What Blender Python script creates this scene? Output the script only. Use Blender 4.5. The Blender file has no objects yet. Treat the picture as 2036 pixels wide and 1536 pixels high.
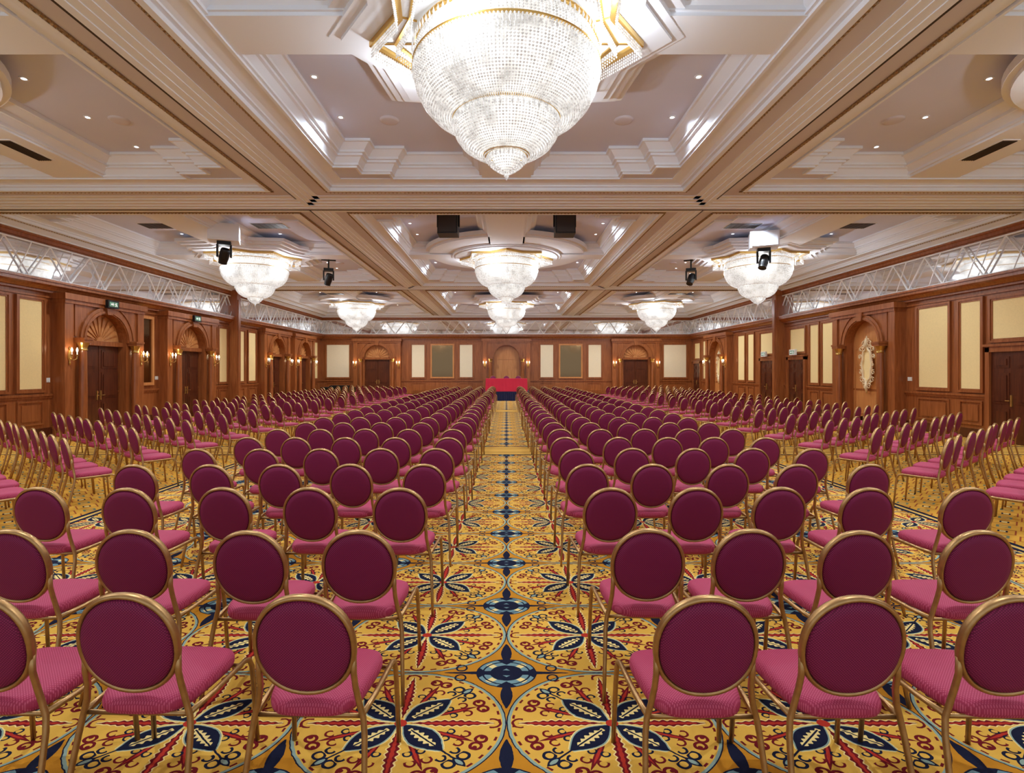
import bpy, bmesh, math, random
from mathutils import Vector, Matrix
from mathutils.geometry import tessellate_polygon
random.seed(7)
scene=bpy.context.scene
COL=scene.collection
pi=math.pi
scene.view_settings.view_transform='Standard'
scene.view_settings.exposure=0.0

# ------------------------------------------------------------ materials
def srgb(r,g,b):
    f=lambda c:(c/255/12.92) if c/255<=0.04045 else ((c/255+0.055)/1.055)**2.4
    return (f(r),f(g),f(b),1.0)
def newmat(name):
    m=bpy.data.materials.new(name); m.use_nodes=True
    nt=m.node_tree
    return m,nt,nt.nodes['Principled BSDF']
def simple(name,col,rough=0.5,metal=0.0,emis=None,es=0.0,noise=0.0,nscale=8.0,bump=0.0,bscale=200.0,spec=0.5):
    m,nt,p=newmat(name)
    p.inputs['Base Color'].default_value=col
    p.inputs['Roughness'].default_value=rough
    p.inputs['Metallic'].default_value=metal
    p.inputs['Specular IOR Level'].default_value=spec
    if emis:
        p.inputs['Emission Color'].default_value=emis
        p.inputs['Emission Strength'].default_value=es
    if noise>0:
        geo=nt.nodes.new('ShaderNodeNewGeometry')
        n=nt.nodes.new('ShaderNodeTexNoise'); n.inputs['Scale'].default_value=nscale; n.inputs['Detail'].default_value=2
        nt.links.new(geo.outputs['Position'],n.inputs['Vector'])
        r=nt.nodes.new('ShaderNodeValToRGB')
        r.color_ramp.elements[0].position=0.3; r.color_ramp.elements[1].position=0.7
        r.color_ramp.elements[0].color=tuple(c*(1-noise) for c in col[:3])+(1,)
        r.color_ramp.elements[1].color=tuple(min(1,c*(1+noise)) for c in col[:3])+(1,)
        nt.links.new(n.outputs['Fac'],r.inputs['Fac']); nt.links.new(r.outputs['Color'],p.inputs['Base Color'])
    if bump>0:
        tc=nt.nodes.new('ShaderNodeTexCoord')
        n2=nt.nodes.new('ShaderNodeTexNoise'); n2.inputs['Scale'].default_value=bscale
        nt.links.new(tc.outputs['Object'],n2.inputs['Vector'])
        b=nt.nodes.new('ShaderNodeBump'); b.inputs['Strength'].default_value=bump; b.inputs['Distance'].default_value=0.01
        nt.links.new(n2.outputs['Fac'],b.inputs['Height']); nt.links.new(b.outputs['Normal'],p.inputs['Normal'])
    return m
def wood(name,c1,c2,rough=0.26):
    m,nt,p=newmat(name)
    geo=nt.nodes.new('ShaderNodeNewGeometry')
    mp=nt.nodes.new('ShaderNodeMapping'); mp.inputs['Scale'].default_value=(7,7,0.6)
    n=nt.nodes.new('ShaderNodeTexNoise'); n.inputs['Scale'].default_value=2.2; n.inputs['Detail'].default_value=4; n.inputs['Distortion'].default_value=0.5
    r=nt.nodes.new('ShaderNodeValToRGB')
    r.color_ramp.elements[0].position=0.25; r.color_ramp.elements[1].position=0.75
    r.color_ramp.elements[0].color=c1; r.color_ramp.elements[1].color=c2
    nt.links.new(geo.outputs['Position'],mp.inputs['Vector']); nt.links.new(mp.outputs['Vector'],n.inputs['Vector'])
    nt.links.new(n.outputs['Fac'],r.inputs['Fac']); nt.links.new(r.outputs['Color'],p.inputs['Base Color'])
    p.inputs['Roughness'].default_value=rough
    return m
def fabric(name,c1,c2,scale,axes='xz'):
    m,nt,p=newmat(name)
    tc=nt.nodes.new('ShaderNodeTexCoord')
    sp=nt.nodes.new('ShaderNodeSeparateXYZ'); nt.links.new(tc.outputs['Object'],sp.inputs[0])
    def s(sock):
        a=nt.nodes.new('ShaderNodeMath'); a.operation='MULTIPLY'; a.inputs[1].default_value=scale; nt.links.new(sock,a.inputs[0])
        b=nt.nodes.new('ShaderNodeMath'); b.operation='SINE'; nt.links.new(a.outputs[0],b.inputs[0]); return b.outputs[0]
    A=s(sp.outputs[axes[0].upper()]); B=s(sp.outputs[axes[1].upper()])
    mu=nt.nodes.new('ShaderNodeMath'); mu.operation='MULTIPLY'; nt.links.new(A,mu.inputs[0]); nt.links.new(B,mu.inputs[1])
    r=nt.nodes.new('ShaderNodeValToRGB'); r.color_ramp.elements[0].position=0.05; r.color_ramp.elements[1].position=0.6
    r.color_ramp.elements[0].color=c1; r.color_ramp.elements[1].color=c2
    nt.links.new(mu.outputs[0],r.inputs['Fac']); nt.links.new(r.outputs['Color'],p.inputs['Base Color'])
    p.inputs['Roughness'].default_value=0.65
    p.inputs['Specular IOR Level'].default_value=0.3
    return m
M={}
M['wood']=wood('mahogany_wood',srgb(130,70,34),srgb(166,98,52))
M['woodl']=wood('honey_wood',srgb(184,116,62),srgb(210,146,86),0.3)
M['woodd']=wood('dark_wood',srgb(70,32,17),srgb(98,47,25),0.25)
M['soffit']=simple('taupe_ceiling_paint',srgb(214,213,224),0.85,noise=0.04,nscale=0.8,spec=.15)
M['upper']=simple('cream_ceiling_paint',srgb(216,222,244),0.85,noise=0.04,nscale=0.6,spec=.15)
M['white']=simple('white_stucco',srgb(238,245,255),0.75,spec=.2)
M['rope']=simple('antique_gold_rope',srgb(150,120,78),0.5,0.2,noise=0.5,nscale=45)
M['track']=simple('dark_track',srgb(45,32,26),0.5)
M['fabric']=simple('cream_wall_fabric',srgb(246,220,158),0.9,noise=0.03,nscale=30)
M['fabricp']=simple('pale_wall_fabric',srgb(240,224,190),0.9,noise=0.03,nscale=30)
M['mirror']=simple('mirror_glass',(0.93,0.95,0.98,1),0.04,.9)
M['mirrord']=simple('mirror_dark_reflection',(0.21,0.13,0.065,1),0.09,1.0)  # dark warm tint stands in for the reflection of the unbuilt rear wall
M['silver']=simple('silver_bar',srgb(252,254,255),0.3,0.0)
M['gold']=simple('brushed_gold',srgb(212,174,100),0.3,0.85)
M['chairgold']=simple('chair_gold',srgb(178,140,92),0.38,0.88,noise=0.12,nscale=25)
M['back']=fabric('plum_back_fabric_shaded',srgb(106,15,58),srgb(152,42,92),560,'xz')  # darker plum includes the shade on backs turned away from ceiling lights
M['seat']=fabric('rose_seat_fabric_sheen',srgb(162,46,78),srgb(194,84,112),560,'xy')  # lighter rose includes the grazing sheen on the seat tops
M['black']=simple('black_metal',srgb(22,22,24),0.4,0.2)
M['navy']=simple('navy_cloth',srgb(22,28,72),0.8,bump=0.3,bscale=8)
M['red']=simple('red_cloth',srgb(206,34,66),0.8,bump=0.3,bscale=8)
M['plaster']=simple('white_gilt_plaster',srgb(236,212,170),0.5,bump=0.6,bscale=30)
M['green']=simple('exit_green',srgb(110,160,130),0.5)
M['signwhite']=simple('sign_white',srgb(240,245,240),0.5,emis=(1,1,1,1),es=0.3)
M['candle']=simple('candle_glow',(1,.8,.5,1),0.5,emis=(1,.78,.46,1),es=8)
M['bulb']=simple('downlight_glow',(1,1,1,1),0.5,emis=(1,.98,.96,1),es=10)
M['switch']=simple('switch_white',srgb(230,230,225),0.5)

def crystal(name,e0,e1,spot,lo=.35,hi=.7,col=(1,0.985,0.95,1),base=.7):
    m,nt,p=newmat(name)
    p.inputs['Base Color'].default_value=(base,base,base,1); p.inputs['Roughness'].default_value=0.12
    p.inputs['Emission Color'].default_value=col
    geo=nt.nodes.new('ShaderNodeNewGeometry')
    n=nt.nodes.new('ShaderNodeTexNoise'); n.inputs['Scale'].default_value=spot; n.inputs['Detail'].default_value=2
    nt.links.new(geo.outputs['Position'],n.inputs['Vector'])
    mr=nt.nodes.new('ShaderNodeMapRange'); mr.inputs['From Min'].default_value=lo; mr.inputs['From Max'].default_value=hi
    mr.inputs['To Min'].default_value=e0; mr.inputs['To Max'].default_value=e1
    nt.links.new(n.outputs['Fac'],mr.inputs['Value']); nt.links.new(mr.outputs[0],p.inputs['Emission Strength'])
    return m
M['bead']=crystal('crystal_beads',0.16,0.62,22,col=(.99,.985,.97,1),base=.62)
M['shell']=crystal('crystal_glow',0.42,1.30,3.2,.36,.66,(1,.97,.90,1),.4)

# ------------------------------------------------------------ carpet
def carpet():
    m,nt,p=newmat('ornate_carpet')
    L=nt.links
    class E:
        def __init__(s,k): s.k=k
        def __add__(a,b): return op('ADD',a,b)
        def __radd__(a,b): return op('ADD',b,a)
        def __sub__(a,b): return op('SUBTRACT',a,b)
        def __rsub__(a,b): return op('SUBTRACT',b,a)
        def __mul__(a,b): return op('MULTIPLY',a,b)
        def __rmul__(a,b): return op('MULTIPLY',b,a)
        def __truediv__(a,b): return op('DIVIDE',a,b)
    def op(o,*args):
        n=nt.nodes.new('ShaderNodeMath'); n.operation=o
        for i,a in enumerate(args):
            if isinstance(a,E): L.new(a.k,n.inputs[i])
            else: n.inputs[i].default_value=a
        return E(n.outputs[0])
    gt=lambda a,b: op('GREATER_THAN',a,b)
    lt=lambda a,b: op('LESS_THAN',a,b)
    fr=lambda a: op('FRACT',a)
    ab=lambda a: op('ABSOLUTE',a)
    sin=lambda a: op('SINE',a)
    cos=lambda a: op('COSINE',a)
    sq=lambda a: op('SQRT',a)
    geo=nt.nodes.new('ShaderNodeNewGeometry'); sp=nt.nodes.new('ShaderNodeSeparateXYZ'); L.new(geo.outputs['Position'],sp.inputs[0])
    nz=nt.nodes.new('ShaderNodeTexNoise'); nz.inputs['Scale'].default_value=30; L.new(geo.outputs['Position'],nz.inputs['Vector'])
    w=(E(nz.outputs['Fac'])-0.5)*0.008
    X=E(sp.outputs['X'])+w; Y=E(sp.outputs['Y'])+w
    u=(fr(X/1.08)-0.5)*1.08
    v=(fr((Y-2.25)/0.9)-0.5)*0.9
    U=u/0.54; V=v/0.45
    R=sq(U*U+V*V)
    th=op('ARCTAN2',V,U)
    def rgb(c):
        n=nt.nodes.new('ShaderNodeRGB'); n.outputs[0].default_value=c; return n.outputs[0]
    def over(base,mask,c):
        n=nt.nodes.new('ShaderNodeMix'); n.data_type='RGBA'
        L.new(mask.k,n.inputs['Factor']); L.new(base,n.inputs[6])
        if isinstance(c,tuple): n.inputs[7].default_value=c
        else: L.new(c,n.inputs[7])
        return n.outputs[2]
    def fold(k,off):
        seg=2*pi/k
        return ab(fr(th/seg+k+off)-0.5)*seg
    a=fold(4,0.0); s=R*cos(a); t=R*sin(a)
    b=fold(4,0.5); s2=R*cos(b); t2=R*sin(b)
    d=fold(8,0.0); s3=R*cos(d); t3=R*sin(d)
    gold=srgb(218,168,70); ochre=srgb(192,128,34); navy=srgb(24,27,48); pale=srgb(140,160,146); cream=srgb(236,208,134); red=srgb(108,22,28); red2=srgb(176,50,36)
    c=rgb(ochre)
    c=over(c,lt(R,1.0),navy)
    c=over(c,lt(R,0.988),pale)
    c=over(c,lt(R,0.96),gold)
    def ring(s_,t_,cx,cy,r,w):
        dx=s_-cx; dy=t_-cy
        return lt(ab(sq(dx*dx+dy*dy)-r),w)
    def dot(s_,t_,cx,cy,r):
        dx=s_-cx; dy=t_-cy
        return lt(sq(dx*dx+dy*dy),r)
    # rim of small alternating beads
    beads_=gt(sin(th*40.0),0.2)*gt(R,0.925)*lt(R,0.948)
    c=over(c,beads_,red)
    fl=sin((s3-0.26)*(pi/0.52))*0.032
    c=over(c,lt(t3,fl)*gt(s3,0.26)*lt(s3,0.78),red)
    c=over(c,lt(t3,fl-0.018)*gt(s3,0.34)*lt(s3,0.70),red2)
    c=over(c,ring(s3,t3,0.81,0.058,0.050,0.015),red)
    c=over(c,dot(s3,t3,0.81,0.080,0.022),red)
    c=over(c,ring(s3,t3,0.64,0.075,0.044,0.011)*gt(s3,0.61),red)
    c=over(c,ring(s3,t3,0.50,0.060,0.036,0.010)*gt(s3,0.47),navy)
    pw=sin((s2-0.08)*(pi/0.82))*0.056*(0.84+0.20*sin(s2*80.0))
    c=over(c,lt(t2,pw+0.014)*gt(s2,0.11)*lt(s2,0.88),cream)
    c=over(c,lt(t2,pw)*gt(s2,0.08)*lt(s2,0.90),red)
    c=over(c,lt(t2,pw*0.40)*gt(s2,0.2)*lt(s2,0.8),red2)
    c=over(c,ring(s2,t2,0.87,0.0,0.072,0.012)*gt(s2,0.84),red)
    # navy leaves
    wdt=sin((s-0.05)*(pi/0.56))*0.128
    sd=(wdt-t)+ (-10.0)*lt(s,0.05)+(-10.0)*gt(s,0.61)
    c=over(c,gt(sd,-0.034),cream)
    c=over(c,gt(sd,-0.022),pale)
    c=over(c,gt(sd,-0.008),navy)
    vein=wdt*(0.46+0.12*sin(s*95.0))-0.014
    c=over(c,lt(t,vein)*gt(s,0.14)*lt(s,0.52),cream)
    c=over(c,lt(t,0.009)*gt(s,0.16)*lt(s,0.52),navy)
    c=over(c,lt(t,0.010)*gt(s,0.60)*lt(s,0.80),navy)
    c=over(c,ring(s,t,0.80,0.085,0.052,0.014)*gt(s,0.75),navy)
    c=over(c,ring(s,t,0.69,0.080,0.042,0.012)*gt(s,0.67),navy)
    bud=sin((s-0.75)*(pi/0.18))*0.042
    c=over(c,lt(t,bud)*gt(s,0.75)*lt(s,0.93),navy)
    c=over(c,lt(t,bud-0.020)*gt(s,0.79)*lt(s,0.89),pale)
    c=over(c,lt(R,0.06),red2)
    # star rosettes
    P=0.54-ab(u); Q=0.45-ab(v)
    e=sq((P/0.18)*(P/0.18)+(Q/0.148)*(Q/0.148))
    c=over(c,lt(e,1.0),navy)
    c=over(c,lt(e,0.95),srgb(112,142,146))
    k=ab(P/0.18-Q/0.148)
    c=over(c,gt(e,0.56)*lt(e,0.86)*lt(k,0.16),cream)
    c=over(c,lt(e,0.54),navy)
    c=over(c,lt(ab(e-0.78),0.03),navy)
    c=over(c,lt(P/0.18+Q/0.148,0.30),srgb(112,142,146))
    c=over(c,gt(k,0.58)*lt(e,0.95),navy)
    c=over(c,lt(P,0.37)*lt(Q,(0.37-P)*0.065+0.003),navy)
    c=over(c,lt(Q,0.33)*gt(Q,0.10)*lt(P,sin((Q-0.10)*(pi/0.23))*0.030+0.004),navy)
    d1=sq((P-0.27)*(P-0.27)+(Q-0.05)*(Q-0.05))
    c=over(c,lt(ab(d1-0.030),0.006)*gt(P,0.22),navy)
    # outer field
    u2=ab(fr(X/0.36)-0.5); v2=ab(fr(Y/0.36)-0.5)
    dd=u2+v2
    c2=rgb(srgb(208,154,58))
    c2=over(c2,lt(ab(dd-0.42),0.03),srgb(150,74,38))
    c2=over(c2,lt(dd,0.17),navy)
    c2=over(c2,lt(dd,0.10),cream)
    c2=over(c2,lt(ab(dd-0.80),0.05),srgb(110,116,90))
    aX=ab(X)
    cc=over(c,gt(aX,5.2),c2)
    cc=over(cc,gt(aX,5.12)*lt(aX,5.30),navy)
    cc=over(cc,gt(aX,5.18)*lt(aX,5.235),srgb(210,170,90))
    for yc in (11.95,23.8):
        dy=ab(Y-yc)
        cc=over(cc,lt(dy,0.62),navy)
        cc=over(cc,lt(dy,0.55),srgb(208,160,74))
        cc=over(cc,lt(ab(dy-0.25),0.02),srgb(110,60,30))
    L.new(cc,p.inputs['Base Color'])
    p.inputs['Roughness'].default_value=0.95
    p.inputs['Specular IOR Level'].default_value=0.1
    n2=nt.nodes.new('ShaderNodeTexNoise'); n2.inputs['Scale'].default_value=350; n2.inputs['Detail'].default_value=0; L.new(geo.outputs['Position'],n2.inputs['Vector'])
    bp=nt.nodes.new('ShaderNodeBump'); bp.inputs['Strength'].default_value=0.35; bp.inputs['Distance'].default_value=0.004
    L.new(n2.outputs['Fac'],bp.inputs['Height']); L.new(bp.outputs['Normal'],p.inputs['Normal'])
    return m
M['carpet']=carpet()

# ------------------------------------------------------------ mesh builder
XYZ=lambda u,v,h:(u,v,h)
XZY=lambda u,v,h:(u,h,v)
YZX=lambda u,v,h:(h,u,v)
class MB:
    def __init__(s): s.v=[];s.f=[];s.m=[]
    def face(s,idx,m=0): s.f.append(idx); s.m.append(m)
    def box(s,x0,x1,y0,y1,z0,z1,m=0):
        b=len(s.v)
        s.v+=[(x,y,z) for z in (z0,z1) for y in (y0,y1) for x in (x0,x1)]
        for q in ((0,2,3,1),(4,5,7,6),(0,1,5,4),(2,6,7,3),(0,4,6,2),(1,3,7,5)): s.face([b+i for i in q],m)
    def prism(s,poly,h0,h1,mp=XYZ,m=0):
        b=len(s.v); n=len(poly)
        s.v+=[mp(p[0],p[1],h0) for p in poly]+[mp(p[0],p[1],h1) for p in poly]
        tris=tessellate_polygon([[Vector((p[0],p[1],0)) for p in poly]])
        for t in tris:
            s.face([b+i for i in t],m); s.face([b+n+i for i in reversed(t)],m)
        for i in range(n):
            j=(i+1)%n; s.face([b+i,b+j,b+n+j,b+n+i],m)
    def ringflat(s,outer,inner,z,m=0):
        vs=[Vector((p[0],p[1],0)) for p in outer]; hs=[Vector((p[0],p[1],0)) for p in inner]
        tris=tessellate_polygon([vs,hs]); b=len(s.v)
        s.v+=[(p[0],p[1],z) for p in outer]+[(p[0],p[1],z) for p in inner]
        for t in tris: s.face([b+i for i in t],m)
    def lathe(s,prof,seg=48,cx=0,cy=0,m=0):
        b=len(s.v); N=seg
        for (r,z) in prof:
            for i in range(N):
                a=2*pi*i/seg
                s.v.append((cx+r*math.cos(a),cy+r*math.sin(a),z))
        for k in range(len(prof)-1):
            for i in range(seg):
                j=(i+1)%N
                s.face([b+k*N+i,b+k*N+j,b+(k+1)*N+j,b+(k+1)*N+i],m)
    def tube(s,pts,r,seg=8,closed=False,m=0,rx=None,ref=Vector((0,1,0)),caps=True):
        pts=[Vector(p) for p in pts]; n=len(pts); b=len(s.v)
        if rx is None: rx=r
        for i,p in enumerate(pts):
            if closed: t=pts[(i+1)%n]-pts[i-1]
            else: t=pts[min(i+1,n-1)]-pts[max(i-1,0)]
            t.normalize()
            a=ref-t*ref.dot(t)
            if a.length<1e-3: a=Vector((1,0,0))-t*t.x
            a.normalize(); c=t.cross(a)
            rr=r[i] if isinstance(r,list) else r
            rxx=rx[i] if isinstance(rx,list) else rx
            for k in range(seg):
                an=2*pi*(k+.5)/seg
                s.v.append(tuple(p+a*(rxx*math.cos(an))+c*(rr*math.sin(an))))
        for i in range(n if closed else n-1):
            j=(i+1)%n
            for k in range(seg):
                l=(k+1)%seg
                s.face([b+i*seg+k,b+i*seg+l,b+j*seg+l,b+j*seg+k],m)
        if not closed and caps:
            s.face([b+k for k in range(seg)],m); s.face([b+(n-1)*seg+k for k in reversed(range(seg))],m)
    def octa(s,x,y,z,r,h,m=0):
        b=len(s.v)
        s.v+=[(x+r,y,z),(x,y+r,z),(x-r,y,z),(x,y-r,z),(x,y,z+h),(x,y,z-h)]
        for i in range(4):
            j=(i+1)%4
            s.face([b+i,b+j,b+4],m); s.face([b+j,b+i,b+5],m)
    def add(s,o,mat=None,moff=0):
        b=len(s.v)
        if mat is None: s.v+=o.v
        else: s.v+=[tuple(mat@Vector(v)) for v in o.v]
        s.f+=[[b+i for i in f] for f in o.f]; s.m+=[x+moff for x in o.m]
    def mesh(s,name,mats,smooth=False,recalc=True):
        me=bpy.data.meshes.new(name); me.from_pydata(s.v,[],s.f)
        for k in mats: me.materials.append(M[k])
        me.polygons.foreach_set('material_index',s.m)
        if smooth: me.polygons.foreach_set('use_smooth',[True]*len(s.f))
        if recalc:
            bm=bmesh.new(); bm.from_mesh(me); bmesh.ops.recalc_face_normals(bm,faces=bm.faces); bm.to_mesh(me); bm.free()
        me.update(); return me
def obj(name,me,parent=None,loc=(0,0,0),rot=0,label=None,cat=None,group=None,kind=None):
    o=bpy.data.objects.new(name,me); COL.objects.link(o); o.location=loc; o.rotation_euler=(0,0,rot)
    if parent: o.parent=parent
    if label: o['label']=label
    if cat: o['category']=cat
    if group: o['group']=group
    if kind: o['kind']=kind
    return o
def tree_copy(src,loc,rot):
    def cp(o,par):
        c=o.copy(); COL.objects.link(c)
        if par: c.parent=par
        for ch in o.children: cp(ch,c)
        return c
    c=cp(src,None); c.location=loc; c.rotation_euler=(0,0,rot); return c
ntrim=[0]
def trim(me,label='trim',loc=(0,0,0),rot=0):
    ntrim[0]+=1
    return obj('trim_%d'%ntrim[0],me,None,loc,rot,label,'trim',None,'structure')

# ------------------------------------------------------------ room constants
W=12.5; L0=-3.0; L1=35.6; S=5.5; TOP=5.98
TRK=11.95
b=MB(); b.box(-W-0.1,W+0.1,L0-0.1,L1+0.1,-0.1,0)
obj('floor',b.mesh('floor',['carpet']),label='ornate gold carpet with navy and red medallions',cat='floor',kind='structure')
b=MB(); b.box(-W-0.2,-W,L0,L1,0,6.3); obj('wall_left',b.mesh('wall_left',['wood']),label='mahogany panelled side wall',cat='wall',kind='structure')
b=MB(); b.box(W,W+0.2,L0,L1,0,6.3); obj('wall_right',b.mesh('wall_right',['wood']),label='mahogany panelled side wall',cat='wall',kind='structure')
b=MB(); b.box(-W-.2,W+.2,L1,L1+0.2,0,6.3); obj('wall_front',b.mesh('wall_front',['wood']),label='mahogany panelled end wall behind the stage',cat='wall',kind='structure')

# ------------------------------------------------------------ ceiling with coffers
XR=[(-11.9,-4.9),(-3.62,3.62),(4.9,11.9)]
YR=[(1.2,10.8),(12.4,22.9),(24.3,34.9)]
def rect(x0,x1,y0,y1): return [(x0,y0),(x1,y0),(x1,y1),(x0,y1)]
b=MB()
ys=[L0]+[q for r in YR for q in r]+[L1]
for i in range(0,len(ys),2): b.box(-W,W,ys[i],ys[i+1],S,S+0.04,0)
for (y0,y1) in YR:
    for (x0,x1) in ((-W,-11.9),(-4.9,-3.62),(3.62,4.9),(11.9,W)): b.box(x0,x1,y0,y1,S,S+0.04,0)
b.box(-W,W,L0,L1,TOP,TOP+0.12,1)
obj('ceiling',b.mesh('ceiling',['soffit','upper']),label='coffered cream ceiling with white stucco mouldings',cat='ceiling',kind='structure')
def offset(poly,t):
    n=len(poly); out=[]
    for i in range(n):
        p0=Vector(poly[i-1]); p1=Vector(poly[i]); p2=Vector(poly[(i+1)%n])
        d1=(p1-p0).normalized(); d2=(p2-p1).normalized()
        n1=Vector((-d1.y,d1.x)); n2=Vector((-d2.y,d2.x))
        k=(n1+n2); k=k/max(0.2,(1+n1.dot(n2)))
        out.append(tuple(p1+k*t))
    return out
def sweep(mb,poly,prof,m=0):
    b0=len(mb.v); n=len(poly)
    for (t,z) in prof:
        for p in offset(poly,t): mb.v.append((p[0],p[1],z))
    for k in range(len(prof)-1):
        for i in range(n):
            j=(i+1)%n
            mb.face([b0+k*n+i,b0+k*n+j,b0+(k+1)*n+j,b0+(k+1)*n+i],m)
P1=[(-.06,S-.03),(.02,S-.03),(.02,5.54),(.08,5.54),(.08,5.57),(.14,5.59),(.33,5.60),(.33,5.62)]
P2=[(0,5.62),(0,5.575),(.04,5.575),(.04,5.61),(.08,5.61),(.08,5.65),(.14,5.74),(.18,5.75),(.18,5.79),(.23,5.79),(.23,5.83),(.33,5.93),(.37,5.93),(.37,TOP)]
def zig(x0,x1,y0,y1):
    c=.45; e=.10; d=.27; f=.06
    A=2*c+e; B=2*d+f
    return [(x0+A,y0),(x1-A,y0),(x1-A,y0+d),(x1-c,y0+d),(x1-c,y0+B),(x1,y0+B),
            (x1,y1-B),(x1-c,y1-B),(x1-c,y1-d),(x1-A,y1-d),(x1-A,y1),(x0+A,y1),
            (x0+A,y1-d),(x0+c,y1-d),(x0+c,y1-B),(x0,y1-B),(x0,y0+B),(x0+c,y0+B),(x0+c,y0+d),(x0+A,y0+d)]
def star(cx,cy,ro,ri,n=8,ph=0.0):
    return [(cx+(ro if i%2==0 else ri)*math.cos(ph+pi*i/n),cy+(ro if i%2==0 else ri)*math.sin(ph+pi*i/n)) for i in range(2*n)]
def circ(cx,cy,r,n=64): return [(cx+r*math.cos(2*pi*i/n),cy+r*math.sin(2*pi*i/n)) for i in range(n)]
AP=[(.48,5.60),(.48,5.64),(.53,5.64),(.53,5.69),(.62,5.77),(.66,5.77),(.66,5.82),(.78,5.91),(.82,5.91),(.82,TOP)]
centers=[]
for ix,(x0,x1) in enumerate(XR):
    for iy,(y0,y1) in enumerate(YR):
        cx=(x0+x1)/2; cy=(y0+y1)/2
        centers.append((cx,cy,(ix==1)==(iy%2==0)))
        b=MB()
        r=rect(x0,x1,y0,y1)
        sweep(b,r,P1,0)
        ri=offset(r,.33); z=zig(ri[0][0]+.02,ri[2][0]-.02,ri[0][1]+.02,ri[2][1]-.02)
        b.ringflat(ri,z,5.62,1)
        sweep(b,z,P2,0)
        trim(b.mesh('coffer_moulding',['white','upper']),'stepped white stucco coffer cornice with notched corners')
        b=MB()
        for (ax0,ax1,ay0,ay1) in ((x0-.1,x1+.1,y0-.10,y0-.06),(x0-.1,x1+.1,y1+.06,y1+.10),(x0-.10,x0-.06,y0,y1),(x1+.06,x1+.10,y0,y1)):
            b.box(ax0,ax1,ay0,ay1,S-.025,S+.01,0)
        def beads(p,q):
            n=int((Vector(q)-Vector(p)).length/.08)
            for i in range(n):
                t=i/n; b.octa(p[0]+(q[0]-p[0])*t,p[1]+(q[1]-p[1])*t,S-.025,.028,.022,0)
        beads((x0-.08,y0),(x0-.08,y1)); beads((x1+.08,y0),(x1+.08,y1)); beads((x0,y1+.08),(x1,y1+.08)); beads((x0,y0-.08),(x1,y0-.08))
        trim(b.mesh('gold_rope',['rope']),'gilded rope moulding framing the coffer')
        b=MB()
        def arm(ax,s0,s1):
            k=1 if ax=='y' else .72
            pts=[(-w*k,zz) for (w,zz) in reversed(AP)]+[(w*k,zz) for (w,zz) in AP]
            if ax=='y': b.prism([(cx+p[0],p[1]) for p in pts],s0,s1,lambda u,v,h:(u,h,v))
            else: b.prism([(cy+p[0],p[1]) for p in pts],s0,s1,lambda u,v,h:(h,u,v))
        arm('y',y0+.1,y1-.1)
        for (q0,q1) in ((x0+.1,cx-.9),(cx+.9,x1-.1)): arm('x',q0,q1)
        trim(b.mesh('coffer_arm',['white']),'white stucco cross ribs in the ceiling coffer')
        b=MB()
        if centers[-1][2]:
            for (ro,ri_,z0,z1) in ((2.35,1.92,5.72,5.82),(2.2,1.8,5.655,5.725),(2.02,1.66,5.585,5.66),(1.88,1.54,5.545,5.59)):
                b.prism(star(cx,cy,ro,ri_),z0,z1)
        else:
            kk=1 if ix==1 else .76
            for (ro,z0,z1) in ((2.67,5.70,5.82),(2.55,5.64,5.71),(1.80,5.575,5.65),(1.70,5.545,5.58)):
                b.prism(circ(cx,cy,ro*kk),z0,z1)
        trim(b.mesh('ceiling_rose',['white']),'white stucco rose above the chandelier')
def hbox(x0,x1,y0,y1,z0,z1,mat,label):
    b=MB(); b.box(x0,x1,y0,y1,z0,z1); trim(b.mesh('strip',[mat]),label)
for sx in (-1,1):
    b=MB()
    for (a,c,z) in ((4.0,4.46,S-.012),(4.12,4.46,S-.024),(4.24,4.46,S-.036),(4.36,4.46,S-.05)):
        b.box(min(sx*a,sx*c),max(sx*a,sx*c),L0,L1,z,S+.01)
    trim(b.mesh('beam_steps',['white']),'white stepped moulding along ceiling beam')
    hbox(min(sx*4.465,sx*4.53),max(sx*4.465,sx*4.53),L0,L1,S-.02,S+.01,'track','dark sliding partition track in the ceiling')
for yc in (TRK,23.75):
    b=MB()
    for (a,z) in ((.80,S-.012),(.62,S-.024),(.45,S-.036),(.28,S-.048),(.14,S-.06)):
        b.box(-W,W,yc-a,yc-.035,z,S+.01)
    b.box(-W,W,yc+.03,yc+.3,S-.02,S+.01)
    trim(b.mesh('beam_steps',['white']),'white stepped moulding along cross beam')
    hbox(-W,W,yc-.035,yc+.03,S-.065,S+.01,'track','dark sliding partition track in the ceiling')

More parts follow.
